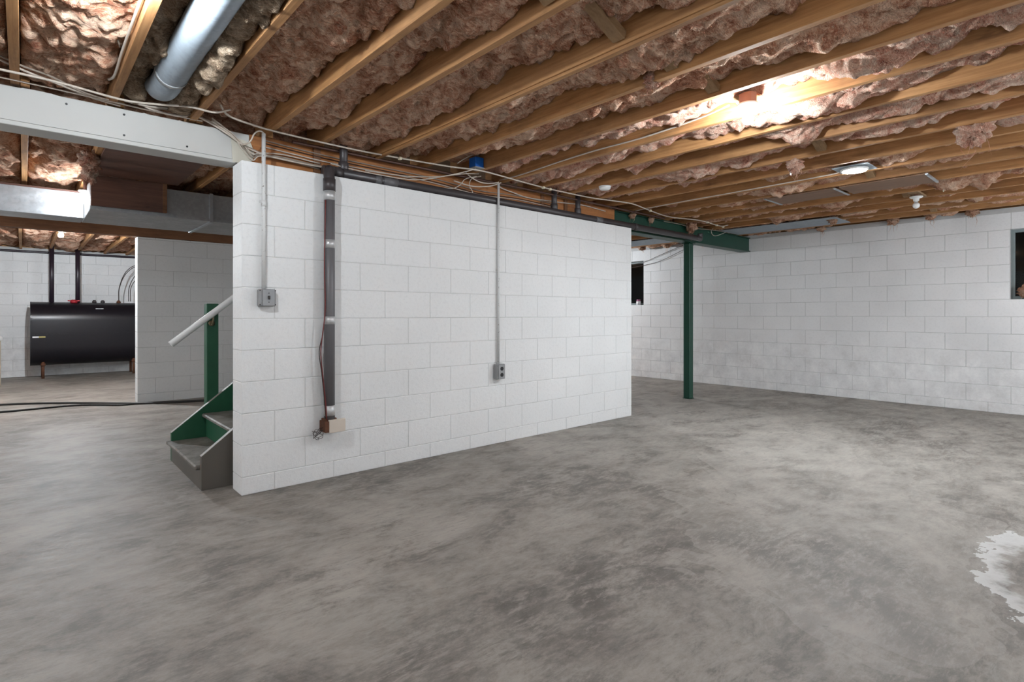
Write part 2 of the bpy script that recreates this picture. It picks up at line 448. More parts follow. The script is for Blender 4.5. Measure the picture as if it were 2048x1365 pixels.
# solid cross bridging between joists
def bridge(xa, za, xb, zb, y):
    b = MB(); t = .019; d = Vector((xb - xa, 0, zb - za)); n = Vector((-d.z, 0, d.x)).normalized() * t
    p = [Vector((xa, 0, za)), Vector((xb, 0, zb))]
    b.prism([((p[0] - n).x, (p[0] - n).z), ((p[1] - n).x, (p[1] - n).z), ((p[1] + n).x, (p[1] + n).z), ((p[0] + n).x, (p[0] + n).z)], 'y', y - .032, y + .032)
    b.build('bridging', M['bridging'], ceil)
for i in range(len(JR) - 1):
    xa, xb = JR[i] + .004, JR[i + 1] - .042
    if xa < -.3: continue
    if JR[i] > 1.8 and i % 3: continue
    bridge(xa, ZS - .04, xb, ZJ + .035, -2.24)
    if i % 2: bridge(xa, ZJ + .035, xb, ZS - .04, -2.17)
# ================================================================== BEAMS AND POST
BY0, BY1 = .13, .275
bm_ = thing('boxed_beam', (-2, .2, ZW), 'white painted boxed beam with a bottom lip, running into the end of the block partition', 'beam')
MB().box(XL, .085, BY0, BY1, ZW + .004, ZJ - .012, .004).build('casing', M['whitepaint'], bm_)
MB().box(XL, .0 - .004, BY0 - .012, BY1 + .012, ZW + .001, ZW + .026, .003).build('bottom_lip', M['whitepaint'], bm_)
b = MB(); random.seed(3)      # ragged top edge of the casing
xs = [XL + .06 * k for k in range(int((.08 - XL) / .06))]
top = []
for x in xs: top.append((x, ZJ - .012 + random.uniform(-.028, .003) if x < -.55 else ZJ - .010 - random.uniform(.0, .03)))
b.prism([(xs[0], ZW + .028)] + [(xs[-1], ZW + .028)] + top[::-1], 'y', BY0 - .007, BY0 + .001)
b.build('facing_board', M['whitepaint'], bm_)
MB().prism([(-.02, ZW + .006), (.055, ZW + .006), (.10, ZW + .035), (.115, ZW + .085), (.09, ZW + .15), (.02, ZJ - .055), (-.03, ZJ - .05)], 'y', BY0 - .013, BY0 + .001).build('torn_end', M['cream'], bm_)
for (x, z) in ((-.86, 2.315), (-.60, 2.32), (-.60, 2.20), (-.28, 2.20)):
    MB().lathe([(.006, -.002), (.006, .003)], (x, BY0 - .0075, z), (0, -1, 0), 8).build('screw', M['black'], bm_)
wbm = thing('wooden_beam', (2.05, .2, ZW), 'orange-brown built-up wooden beam lying along the top of the block partition', 'beam')
MB().box(.087, 4.03, BY0 + .02, BY0 + .058, ZW + .002, ZJ - .001, .002).build('plank', M['beamwood'], wbm)
MB().box(.087, 4.03, BY0 + .060, BY0 + .098, ZW + .002, ZJ - .001, .002).build('plank', M['beamwood'], wbm)
MB().box(.087, 4.03, BY0 + .100, BY0 + .138, ZW + .002, ZJ - .001, .002).build('plank', M['beamwood'], wbm)
for x, wd in ((.52, .05), (2.83, .04), (3.17, .045)):
    MB().box(x, x + wd, BY0 + .004, BY0 + .019, ZW + .002, ZJ - .004).build('cleat', M['backbeam'], wbm)
gb = thing('green_beam', (5.8, .25, ZW), 'dark green painted steel beam spanning from the partition to the right wall', 'beam')
MB().box(4.033, XR - .002, .185, .305, ZW + .012, ZJ - .014, .003).build('web', M['green'], gb)
MB().box(4.033, XR - .002, .165, .325, ZW - .001, ZW + .011).build('bottom_flange', M['green'], gb)
MB().box(4.033, XR - .002, .165, .325, ZJ - .013, ZJ - .001).build('top_flange', M['green'], gb)
MB().box(4.033, 4.045, .15, .184, ZW + .002, ZJ - .002).build('end_plate', M['green'], gb)
gp = thing('green_post', (5.80, .25, 0), 'dark green square steel post standing on the floor under the green beam', 'post')
MB().box(5.752, 5.848, .202, .298, .008, ZW - .014, .006).build('shaft', M['green'], gp)
MB().box(5.745, 5.855, .195, .305, .0005, .008).build('base_plate', M['green'], gp)
MB().box(5.735, 5.865, .18, .31, ZW - .014, ZW - .002).build('cap_plate', M['green'], gp)
bb = tag(MB().box(XL + .01, 4.4, 4.82, 4.96, 2.176, ZJ - .001, .003).build('rear_beam', M['backbeam']), 'long brown wooden beam resting on the grey inner block wall', 'beam')
# ================================================================== INSULATION
def batt(name, x0, x1, y0, y1, seed, mat, base=.085, amp=1.0, res=.014, droop=(), zmin=-.10, ylift=None):
    nx = max(6, int((x1 - x0) / res)); ny = max(8, int((y1 - y0) / res))
    v = []; f = []
    F = noise.noise
    for j in range(ny + 1):
        y = y0 + (y1 - y0) * j / ny
        for i in range(nx + 1):
            u = i / nx; x = x0 + (x1 - x0) * u
            p = Vector((x, y * (.55 if x0 > 1.3 else .8), seed * 7.3))
            wv = noise.noise_vector(p * 5.0) * .06
            q = p + wv
            n1 = F(q * 2.2); n2 = F(q * 6.0 + Vector((0, 0, 3))); n3 = F(q * 13.0); n4 = F(q * 27.0); n5 = F(q * 55.0)
            edge = abs(2 * u - 1) ** 4
            z = base + .085 * n1 * amp - .075 * abs(n2) * amp - .050 * abs(n3) * amp - .026 * abs(n4) * amp - .008 * n5 + .03 * edge
            lat = .012 * n3
            for (dy, dw, dh, du) in droop:
                z -= .6 * dh * math.exp(-((y - dy) / (dw * 1.5)) ** 2 - ((u - du) / .4) ** 2) * (.8 + .6 * abs(n2))
            z = max(z, zmin)
            if ylift is not None and y > ylift: z = max(z, (.105 if 1.43 < x0 < 1.5 else .006) + .02 * abs(n2))
            v.append((min(max(x + lat, x0), x1), y + .010 * n2, ZJ + min(z, .19)))
    for j in range(ny):
        for i in range(nx):
            a = j * (nx + 1) + i; f.append((a, a + nx + 1, a + nx + 2, a + 1))
    # close the sides and top
    ring = [i for i in range(nx + 1)] + [j * (nx + 1) + nx for j in range(1, ny + 1)] + [ny * (nx + 1) + i for i in range(nx - 1, -1, -1)] + [j * (nx + 1) for j in range(ny - 1, 0, -1)]
    o = len(v); v += [(v[i][0], v[i][1], ZS - .004) for i in ring]; m = len(ring)
    for k in range(m): f.append((ring[k], ring[(k + 1) % m], o + (k + 1) % m, o + k))
    f.append(tuple(range(o, o + m))[::-1])
    b = MB(); b.v = v; b.f = f; b.sm = [True] * (len(f) - 1) + [False]
    return b.build(name, mat, fix=False)
ORD = 'first second third fourth fifth sixth seventh eighth ninth tenth eleventh twelfth thirteenth fourteenth fifteenth sixteenth seventeenth eighteenth nineteenth twentieth'.split()
ORD += ['twenty-' + w for w in ORD[:9]] + ['thirtieth', 'thirty-first']
GRP_F, GRP_R, GRP_B = 'pink insulation batts in the front joist bays', 'pink insulation batts in the rear joist bays', 'pink insulation batts over the oil tank'
for i in range(len(JR)):
    x0 = JR[i] + .003; x1 = (JR[i + 1] if i + 1 < len(JR) else XR + .03) - .041
    if x1 - x0 < .1: continue
    near = x0 > -1.5
    random.seed(100 + i)
    mid = (x0 + x1) / 2
    if abs(x0 + .634) < .01:
        # rock wool stuffed either side of the round duct
        for k, (p, q) in enumerate(((x0, x0 + .125), (x1 - .125, x1))):
            o = batt('rock_wool', p, q, YF, .10, 40 + k, M['tan'], .075, 1.25, .012, ylift=-.15)
            tag(o, ('tan rock wool stuffed between the round grey duct and the joist on its white-beam-end side', 'tan rock wool stuffed between the round grey duct and the joist nearer the light switch')[k], 'insulation')
    dr = []
    if 1.9 < mid < 2.3: dr = [(-2.9, .25, .06, .5), (-1.5, .3, .06, .4)]
    if 2.3 < mid < 2.6: dr = [(-2.42, .10, .10, .55), (-2.05, .12, .07, .5), (-3.0, .3, .05, .5)]
    if 2.7 < mid < 3.1: dr = [(-2.3, .08, .09, .6)]
    if 3.3 < mid < 3.8: dr = [(-2.1, .07, .12, .5), (-3.3, .15, .12, .6)]
    if mid > 4.2: dr = [(random.uniform(-3, -.6), .15, .08, .5) for _ in range(2)]
    clean = 2.2 < mid < 2.5
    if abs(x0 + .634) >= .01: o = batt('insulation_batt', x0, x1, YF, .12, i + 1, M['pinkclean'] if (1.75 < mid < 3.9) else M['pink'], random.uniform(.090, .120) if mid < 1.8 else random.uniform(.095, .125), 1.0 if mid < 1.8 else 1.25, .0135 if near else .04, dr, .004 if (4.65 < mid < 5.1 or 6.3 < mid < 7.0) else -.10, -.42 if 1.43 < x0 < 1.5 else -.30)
    nth = ORD[len(JR) - 1 - i]
    lab = 'pink batt in the %s joist bay from the right wall, in front of the beams' % nth
    if abs(x0 + .634) >= .01: tag(o, lab, 'insulation', GRP_F)
    # rear bays
    vis = -1.7 < mid < .7 or mid > 4.0
    x0r, x1r = x0 + .04, x1 + .04
    if x1r > XR: x1r = XR + .03
    if not (.75 < mid < 3.4):
        o = batt('insulation_batt', x0r, x1r, .30, 4.80, 60 + i, M['pink'], random.uniform(.07, .11), 1.1, .022 if vis else .06, [(2.3, .3, .05, .5)] if mid < -.7 else (), .004 if (-.7 < mid < .2 or 6.2 < mid < 7.0) else -.10)
    else: o = batt('insulation_batt', x0r, x1r, 1.46, 4.80, 60 + i, M['pink'], .09, 1.0, .07)
    tag(o, 'pink fibreglass batt in the %s joist bay from the right wall, behind the beams' % nth, 'insulation', GRP_R)
    if mid < 2.2:
        o = batt('insulation_batt', x0, x1, 4.99, YB, 160 + i, M['pink'], random.uniform(.06, .10), 1.0, .035 if -1.7 < mid < .9 else .07)
        tag(o, 'pink fibreglass batt in the %s joist bay from the right wall, beyond the rear beam' % nth, 'insulation', GRP_B)
def tuft(c, r, seed, mat, label, strands=8, cat='insulation', elong=1.1):
    """a torn clump of fibre hanging from a joist"""
    b = MB(); random.seed(seed); n, m = 28, 20
    base = 0
    for j in range(m + 1):
        th = math.pi * j / m
        for i in range(n):
            ph = 2 * math.pi * i / n
            d = Vector((math.sin(th) * math.cos(ph), math.sin(th) * math.sin(ph), math.cos(th)))
            k = .75 + .75 * abs(noise.noise(d * 1.7 + Vector((seed, 0, 0)))) + .55 * abs(noise.noise(d * 4 + Vector((0, seed, 0)))) + .3 * noise.noise(d * 9 + Vector((0, seed, 0)))
            b.v.append(tuple(Vector(c) + Vector((d.x * r * k, d.y * r * k, d.z * r * k * elong))))
    for j in range(m):
        for i in range(n): b.face((j * n + i, j * n + (i + 1) % n, (j + 1) * n + (i + 1) % n, (j + 1) * n + i), True)
    for k in range(strands):
        a = random.uniform(0, 6.28); q = Vector(c) + Vector((math.cos(a) * r * .6, math.sin(a) * r * .6, -r * .4))
        l = random.uniform(.5, 1.6) * r * 1.6
        b.tube([q, q + Vector((random.uniform(-.4, .4) * r, random.uniform(-.4, .4) * r, -l * .5)), q + Vector((random.uniform(-.6, .6) * r, random.uniform(-.6, .6) * r, -l))], .002, 5, 4, rad=[.0025, .0015, .0006])
    return tag(b.build('insulation_tuft', mat), label, cat)
tuft((3.50, -2.02, 2.345), .055, 3, M['pinkclean'], 'torn pink insulation clump hanging off a joist between the lit bulb and the disc lamp')
tuft((5.62, .10, 2.33), .065, 5, M['pink'], 'torn pink insulation clump drooping over the green beam')
tuft((4.36, .14, 2.34), .035, 6, M['pink'], 'small insulation scrap stuck on the green beam beside the wooden beam', 3)
tuft((4.75, .14, 2.34), .035, 8, M['pink'], 'small insulation scrap midway along the top of the green beam', 3)
tuft((3.55, -3.1, 2.37), .09, 11, M['pinkclean'], 'large bright pink insulation clump bulging under the joists near the far window', 4)
tuft((1.42, -2.1, 2.39), .04, 13, M['pinkclean'], 'pink insulation scrap beside the wooden cross bridging', 3)
tuft((6.6, -1.3, 2.36), .05, 14, M['pink'], 'ragged insulation scrap at the top of the right wall beside the grey sheet', 5)
for k, (yy, rr) in enumerate(((-.9, .05), (-1.75, .06), (-2.15, .05), (-2.55, .06), (.9, .05), (1.6, .06), (2.1, .06))):
    tag(tuft((7.38 + .02 * (k % 2), yy, 2.375), rr, 20 + k, M['pink'], '', 4, elong=.7), 'ragged insulation scrap squeezed out along the top of the right block wall', 'insulation', 'insulation scraps along the right wall top')
tuft((-.66, 1.45, 2.32), .06, 33, M['pinkclean'], 'torn pale insulation clump on the joist beside the brown board', 8)
tuft((-.64, 1.75, 2.31), .05, 34, M['pinkclean'], 'torn insulation clump trailing long strands beside the duct bulb', 10, elong=1.9)
tuft((7.57, -3.03, 1.42), .085, 41, M['pink'], 'brown-pink insulation wad lying on the sill of the near window', 2, elong=.85)
tuft((7.55, -3.22, 1.40), .07, 42, M['pink'], 'smaller insulation wad lying on the near window sill towards the front wall', 2, elong=.8)
# ================================================================== STAIRS
st = thing('staircase', (1.2, .8, 0), 'steep wooden staircase in green and brown paint climbing behind the block partition', 'staircase')
SX, SY0, SY1, RISE, RUN, Z1 = -.165, .285, 1.295, .192, .242, .160
NST = 11
def stringer(y0, y1, ym, ma, mb):
    k = RISE / RUN; xe = SX + RUN * NST
    zt = lambda x: .222 + (x - SX) * k
    poly = [(SX, 0.001), (SX + .20, 0.001), (xe, zt(xe) - .40), (xe, zt(xe)), (SX, .222)]
    sg = MB().prism(poly, 'y', y0, ym).build('stringer', ma, st)
    # worn top edge
    e = MB(); d = Vector((1, 0, k)).normalized(); nn = Vector((-d.z, 0, d.x)) * .003
    p0, p1 = (SX, .222), (xe, zt(xe))
    e.prism([p0, p1, (p1[0] + nn.x, p1[1] + nn.z), (p0[0] + nn.x, p0[1] + nn.z)], 'y', y0, y1); e.build('worn_edge', mb, sg)
stringer(SY0, SY0 + .038, SY0 + .038, M['stairbrown'], M['wornedge'])
stringer(SY1 - .038, SY1, SY1, M['stairgreen'], M['wornedge'])
for k in range(NST):
    x = SX + RUN * k; z = Z1 + RISE * k
    t = MB(); y0, y1 = SY0 + .039, SY1 - .039
    if k == 0: t.box(x - .032, x + RUN + .01, SY0 - .0 - .0, SY1, z - .030, z, .008) if False else t.box(x - .030, x + RUN + .01, y0, y1, z - .030, z, .008)
    else: t.box(x - .030, x + RUN + .01, y0, y1, z - .030, z, .008)
    t.build('tread', M['tread'], st)
    zl = 0.001 if k == 0 else z - RISE + .001
    MB().box(x, x + .018, y0, y1, zl, z - .031).build('riser', M['stairbrown'] if k == 0 else M['stairgreen'], st)
MB().box(SX - .031, SX - .001, SY1 - .039, SY1 + .004, Z1 - .030, Z1, .006).build('nosing_return', M['tread'], st)
nw = tag(MB().box(.093, .183, 1.302, 1.392, .0, 1.248, .004).build('newel_post', M['stairgreen']), 'dark green square wooden newel post standing beside the stairs', 'post')
hr = thing('handrail', (.5, 1.24, .9), 'round white handrail sloping up beside the green newel post', 'handrail')
MB().tube([(-.176, 1.232, .922), (.238, 1.232, 1.262), (1.5, 1.232, 2.298)], .026, 16, 0).build('rail', M['plastic'], hr)
bk = MB().tube([(.13, 1.301, 1.08), (.13, 1.27, 1.075), (.125, 1.236, 1.10), (.125, 1.233, 1.140)], .007, 8, 5).build('bracket', M['brass'], hr)
MB().lathe([(.024, 0), (.022, .005), (.008, .007)], (.13, 1.3015, 1.085), (0, -1, 0), 14).build('bracket_plate', M['brass'], bk)
# ================================================================== DUCTS
rd = thing('round_duct', (-.455, -1.5, 2.34), 'round blue-grey metal duct running in a joist bay between tan rock wool', 'duct')
MB().tube([(-.455, YF + .02, 2.425), (-.455, -.42, 2.425)], .075, 24, 0, cap=False).build('pipe', M['round'], rd)
MB().tube([(-.455, -.42, 2.425), (-.455, -.20, 2.425), (-.455, -.06, 2.47), (-.455, .02, 2.56)], .073, 24, 6, cap=False).build('elbow', M['round'], rd)
MB().tube([(-.455, -.435, 2.425), (-.455, -.405, 2.425)], .0785, 24, 0).build('joint_ring', M['galvdull'], rd)
td = thing('trunk_duct', (-2.5, 2.93, 2.06), 'bright galvanised rectangular trunk duct lit by the bulb beside it', 'duct')
MB().box(XL + .02, -.615, 2.75, 3.10, 2.062, 2.305, .003).build('duct_body', M['galv'], td)
MB().box(-2.3, -2.26, 2.735, 3.115, 2.047, 2.315).build('drive_cleat', M['galvdull'], td)
MB().box(XL + .02, -.615, 2.744, 2.7495, 2.293, 2.309).build('seam_lip', M['copper'], td)
pl = thing('plenum_duct', (1.0, 2.6, 2.06), 'wide dull grey sheet metal plenum behind the end of the partition', 'duct')
MB().box(-.612, 3.6, 2.115, 3.02, 2.055, 2.315, .003).build('duct_body', M['galvdull'], pl)
for x in (.30, 1.2, 2.4): MB().box(x, x + .03, 2.104, 3.03, 2.045, 2.322).build('drive_cleat', M['galv'], pl)
MB().box(-.612, 3.6, 2.106, 2.114, 2.053, 2.075).build('bottom_flange', M['galvdull'], pl)
br = thing('brown_board_box', (-.3, 1.7, 2.1), 'dark brown board boxing hung from the joists in front of the grey plenum', 'boxing')
MB().box(-.61, -.06, 2.075, 2.103, 2.085, ZJ - .02, .002).build('front_panel', M['hardboard'], br)
MB().box(-.09, -.058, 2.068, 2.0745, 2.085, ZJ - .02).build('edge_strip', M['backbeam'], br)
MB().box(-.60, .03, .95, 2.074, ZJ - .019, ZJ - .003, .002).build('soffit_panel', M['hardboard'], br)
# sheets nailed under the joists in the main room
p1 = thing('joist_pan', (4.9, -1.6, ZJ - .02), 'brown sheet panning nailed under the joists beyond the disc lamp', 'panel')
MB().box(4.70, 5.12, -1.92, -1.26, ZJ - .010, ZJ - .003).build('sheet', M['panboard'], p1)
for y in (-1.93, -1.28): MB().box(4.70, 5.12, y, y + .022, ZJ - .016, ZJ - .0105).build('metal_strip', M['galv'], p1)
p2 = thing('joist_pan', (4.9, -2.4, ZJ - .02), 'dark sheet panning under the joists between the disc lamp and the unlit bulb', 'panel')
MB().box(4.70, 5.12, -2.62, -1.96, ZJ - .010, ZJ - .003).build('sheet', M['panboard'], p2)
MB().box(4.70, 5.12, -2.64, -2.62, ZJ - .016, ZJ - .003).build('metal_strip', M['galv'], p2)
tag(MB().box(6.42, 7.0, -1.38, .12, ZJ - .010, ZJ - .003).build('joist_pan', M['round']), 'pale blue-grey metal sheet under the joists beside the right end of the green beam', 'panel')
tag(MB().box(6.42, 7.0, .36, 3.4, ZJ - .010, ZJ - .003).build('joist_pan', M['round']), 'pale blue-grey metal sheet under the joists behind the green beam', 'panel')
# ================================================================== DRAIN PIPES
dp = thing('drain_pipe', (3.0, .04, 2.11), 'black plastic drain pipe lying along the top edge of the block partition', 'pipe')
zc = lambda x: 2.186 - .0015 * x
MB().tube([(.55, .045, zc(.55)), (5.62, .045, zc(5.62))], .036, 18, 0).build('main_run', M['abs'], dp)
MB().tube([(5.62, .045, zc(5.62)), (5.72, .045, zc(5.7)), (5.76, .05, 2.18), (5.76, .05, 2.25)], .034, 18, 5).build('end_elbow', M['abs'], dp)
for x, r, zt in ((.705, .029, 2.50), (2.92, .028, 2.45), (3.275, .027, 2.40)):
    rp = MB().tube([(x, .045, zc(x)), (x, .045, zt)], r, 16, 0).build('riser_pipe', M['abs'], dp)
    MB().lathe([(r + .006, 0), (r + .008, .004), (r + .008, .05), (r + .006, .054)], (x, .045, zc(x) + .028), (0, 0, 1), 18).build('hub', M['abs'], rp)
for x, w in ((.95, .05), (1.02, .12), (3.55, .1)):
    MB().tube([(x, .045, zc(x)), (x + w, .045, zc(x + w))], .0368, 18, 0).build('tape_patch', M['absgrey'], dp)
for x in (.62, 4.25): MB().tube([(x, .045, zc(x)), (x + .07, .045, zc(x + .07))], .041, 18, 0).build('coupling', M['abs'], dp)
vp = thing('downpipe', (.556, -.05, .39), 'vertical dark grey drain pipe with silver tape bands on the front of the partition', 'pipe')
VX, VY = .556, -.052
vpp = MB().tube([(VX, VY, .43), (VX, VY, 2.08)], .037, 20, 0).build('pipe', M['absgrey'], vp)
MB().tube([(VX, VY, 2.0), (VX, VY, 2.10), (VX + .008, VY + .03, 2.17), (VX + .06, .045, 2.1865)], .037, 20, 6).build('top_elbow', M['abs'], vp)
MB().tube([(VX, VY, 2.02), (VX, VY, 2.105)], .042, 20, 0).build('collar', M['abs'], vp)
for z0, z1 in ((1.955, 2.02), (1.62, 1.68), (1.09, 1.145), (.455, .525)):
    MB().tube([(VX, VY, z0), (VX, VY, z1)], .0385, 20, 0).build('tape_band', M['tape'], vpp)
rw = tag(MB().tube([(VX - .036, VY - .022, 1.95), (VX - .042, VY - .015, 1.5), (VX - .038, VY - .02, 1.2), (VX - .058, VY - .01, .98), (VX - .064, VY - .008, .88), (VX - .05, VY - .012, .72), (VX - .036, VY - .02, .56), (VX - .03, VY - .025, .43)], .004, 8).build('red_wire', M['redwire']), 'thin dark red wire running down the side of the vertical grey drain pipe', 'wire')
sw = tag(MB().tube([(VX - .052, VY - .01, 1.02), (VX - .072, VY, .9), (VX - .06, VY - .01, .76), (VX - .045, VY - .015, .6), (VX - .035, VY - .02, .44)], .003, 6).build('thin_wire', M['darkwire']), 'thin dark wire bowing away from the vertical grey drain pipe', 'wire')
jb = thing('junction_box', (.60, -.05, .33), 'cream covered wall box on a rusty bracket at the foot of the grey drain pipe', 'junction box')
MB().box(.535, .655, -.098, -.078, .338, .428, .003).build('cover', M['beige'], jb)
MB().box(.515, .60, -.077, -.012, .352, .436, .003).build('box', M['rust'], jb)
MB().box(.505, .535, -.100, -.004, .345, .420, .002).build('bracket', M['rust'], jb)
b = MB(); random.seed(9)
for k in range(4):
    p = Vector((.51, -.06, .385 - .012 * k)); pts = [p]
    for q in range(4): pts.append(p + Vector((random.uniform(-.085, -.01), random.uniform(-.03, .04), random.uniform(-.07, .02))))
    b.tube(pts, .0018, 5, 5)
tag(b.build('loose_wires', M['darkwire']), 'tangle of thin loose dark wires beside the cream covered wall box', 'wires')
# copper line below the joists
cp = tag(MB().tube([(.35, .085, 2.352), (1.6, .06, 2.352), (2.6, .04, 2.352), (4.9, .05, 2.352)], .011, 10).build('copper_pipe', M['copper']), 'thin dark copper water pipe strung under the joists along the beam', 'pipe')
# ================================================================== CONDUITS AND BOXES
c1 = thing('conduit', (.128, -.02, 1.32), 'chipped white conduit dropping down the partition to the light switch', 'conduit')
MB().tube([(.128, -.022, 1.325), (.128, -.022, 2.335)], .0125, 14, 0).build('tube', M['chip'], c1)
MB().tube([(.128, -.022, 1.86), (.128, -.022, 1.90)], .016, 14, 0).build('coupling', M['chip'], c1)
MB().box(.106, .150, -.0045, -.0005, 1.885, 1.905).build('strap', M['chip'], c1)
c2 = thing('conduit', (2.135, -.02, .71), 'thin white conduit dropping down the partition to the power outlet', 'conduit')
MB().tube([(2.135, -.018, .715), (2.135, -.018, 2.33)], .0105, 12, 0).build('tube', M['chip'], c2)
MB().box(2.117, 2.153, -.0045, -.0005, 1.55, 1.567).build('strap', M['chip'], c2)
ls = thing('light_switch', (.145, -.03, 1.21), 'grey steel light switch box with a black toggle on the partition', 'switch')
MB().box(.092, .198, -.046, -.001, 1.212, 1.323, .006).build('box', M['boxgrey'], ls)
lsc = MB().box(.112, .188, -.055, -.0465, 1.214, 1.322, .003).build('cover_plate', M['boxgrey'], ls)
MB().box(.144, .156, -.066, -.0555, 1.256, 1.280, .002).build('toggle', M['black'], lsc)
for z in (1.297, 1.238): MB().lathe([(.003, 0), (.003, .002)], (.150, -.0555, z), (0, -1, 0), 8).build('screw', M['black'], lsc)
for (x, z) in ((.098, 1.314), (.098, 1.222), (.193, 1.314), (.193, 1.222)): MB().lathe([(.004, 0), (.004, .002)], (x, -.0463, z), (0, -1, 0), 8).build('screw', M['black'], ls)
ol = thing('power_outlet', (2.14, -.03, .58), 'grey steel outlet box with two black sockets low on the partition', 'outlet')
MB().box(2.088, 2.182, -.056, -.001, .582, .715, .005).build('box', M['boxgrey'], ol)
olc = MB().box(2.098, 2.176, -.063, -.0565, .584, .713, .003).build('cover_plate', M['boxgrey'], ol)
for z in (.676, .621): MB().lathe([(.0175, 0), (.0175, .003), (.015, .004)], (2.137, -.063, z), (0, -1, 0), 18).build('socket', M['black'], olc)
bx = thing('blue_junction_box', (1.79, -.2, 2.375), 'blue plastic junction box nailed to the side of a ceiling joist', 'junction box')
MB().box(1.722, 1.808, -.215, -.125, 2.372, 2.455, .004).build('box', M['blue'], bx)
MB().box(1.712, 1.811, -.225, -.118, 2.366, 2.371).build('cover_plate', M['boxgrey'], bx)
sd = thing('smoke_detector', (3.07, -.49, 2.33), 'round white smoke detector on the underside of a joist', 'smoke detector')
MB().lathe([(.052, 0), (.054, -.004), (.054, -.018), (.046, -.030), (.02, -.034)], (3.05, -.49, ZJ - .001), (0, 0, 1), 28).build('body', M['plastic'], sd)
MB().lathe([(.058, 0), (.058, -.005)], (3.05, -.49, ZJ - .0005), (0, 0, 1), 28).build('base_ring', M['plastic'], sd)
# ================================================================== CABLES
def cable(pts, r, mat, label, cat='cable', name='electrical_cable', group=None):
    return tag(MB().tube(pts, r, 7, 6).build(name, mat), label, cat, group)
ZC = 2.3585
cable([(-2.6, -.12, ZC), (-1.9, -.06, ZC), (-1.121, -.084, ZC), (-.894, -.078, ZC), (-.635, -.021, ZC), (-.499, -.055, ZC), (-.319, -.150, ZC), (-.194, -.153, ZC - .001), (-.10, -.14, 2.40)], .0065, M['cable'], 'long white cable strung under the joists above the white beam')
cable([(-.16, -.14, 2.42), (-.113, -.126, 2.37), (.0, -.09, ZC), (.226, -.039, ZC), (.724, -.019, ZC), (1.117, -.049, ZC), (1.543, -.107, ZC), (1.816, -.187, ZC - .004), (2.364, -.121, ZC), (2.718, -.093, ZC), (3.296, -.102, ZC), (3.627, -.166, ZC), (3.899, -.199, ZC), (4.353, -.108, ZC), (4.896, -.03, ZC), (5.402, -.147, ZC), (6.004, -.105, ZC), (6.2, -.12, 2.39)], .0065, M['cable'], 'long white cable strung under the joists above the partition and green beam')
cable([(-2.0, .05, ZC), (-1.12, .03, ZC - .002), (-.75, .05, ZC), (-.45, .09, 2.365), (-.2, .10, 2.37)], .004, M['cable'], 'thin white cable lying just above the white beam edge')
cable([(-1.25, -.2, 2.43), (-1.057, -.096, 2.40), (-.933, -.04, 2.395), (-.783, .059, 2.378), (-.60, .10, 2.372)], .0055, M['cableold'], 'grey cable dropping from the joist bay onto the white beam, upper of two')
cable([(-1.25, -.16, 2.42), (-1.04, -.07, 2.385), (-.92, -.01, 2.378), (-.76, .07, 2.365), (-.62, .11, 2.362)], .0055, M['cable'], 'white cable dropping from the joist bay onto the white beam, lower of two')
for k in range(4):
    d = k * .009
    cable([(-.62 + .02 * k, .06 + d, 2.46 - d), (-.586 + .01 * k, .095, 2.44 - d), (-.501, .098 - d, 2.392 - d * 1.2), (-.40, .098 - d, 2.372 - d * .7), (-.295, .10, 2.385 - d), (-.262, .10, 2.425 - d)] if k < 2 else
          [(-.60, .10, 2.42 - d), (-.48, .105 - d, 2.385), (-.33, .10 - d, 2.375 + d), (-.185, .10, 2.405 - d), (-.07, .10 - d, 2.345 - d), (.02, .105 - d, 2.295 - d), (.10, .11 - d, 2.268 - d), (.211, .115 - d, 2.250 - d), (.557, .12 - d, 2.244 - d), (.80, .12 - d, 2.236)], .0052, M['cable'] if k % 2 else M['cableold'],
          'white cable looping in the bundle on top of the white beam', group='cable bundle over the white beam')
for k in range(3):
    cable([(-.15, .09, 2.40 - .01 * k), (-.03, .10 - .012 * k, 2.33 - .012 * k), (.03, .08, 2.27 - .02 * k), (.09, .075, 2.215 - .02 * k), (.14, .09, 2.235 - .01 * k), (.30, .12, 2.262 - .018 * k), (.56, .125, 2.25 - .02 * k)], .0045, M['cable'] if k != 1 else M['cableold'], 'cable sagging past the torn end of the white beam', group='cables sagging past the white beam end')
cable([(.02, .09, 2.26), (.045, -.01, 2.264), (.07, -.022, 2.32), (.10, -.024, 2.345), (.128, -.022, 2.337), (.128, -.022, 2.30)], .005, M['cable'], 'cable curling over into the top of the switch conduit')
for k, (z0, z1, mt) in enumerate(((2.285, 2.262, 'cable'), (2.31, 2.275, 'darkwire'), (2.23, 2.215, 'darkwire'), (2.33, 2.30, 'cableold'))):
    cable([(.18, .137, z0 + .01), (.60, .133, z0 - .012), (1.03, .135, (z0 + z1) / 2), (1.5, .137, z1 + .01), (2.03, .135, z1 - .02), (2.5, .137, z1), (3.0, .137, z1 - .01)], .0045 if mt != 'darkwire' else .003, M[mt], ['white cable tacked along the face of the wooden beam', 'upper dark wire tacked along the wooden beam', 'lower dark wire tacked along the wooden beam just above the drain pipe', 'grey cable along the top of the wooden beam face'][k])
cable([(.605, .04, 2.24), (.74, .02, 2.225), (.918, .0, 2.214), (1.281, .0, 2.228), (1.548, -.09, 2.293), (1.72, -.17, 2.350), (1.76, -.17, 2.37)], .0042, M['cable'], 'cable swinging from the drain pipe corner up to the blue junction box')
cable([(.9, .09, 2.25), (1.25, .06, 2.262), (1.5, .0, 2.29), (1.7, -.06, 2.335), (1.86, -.08, 2.36)], .0042, M['cable'], 'cable rising off the wooden beam towards the joists near the blue box')
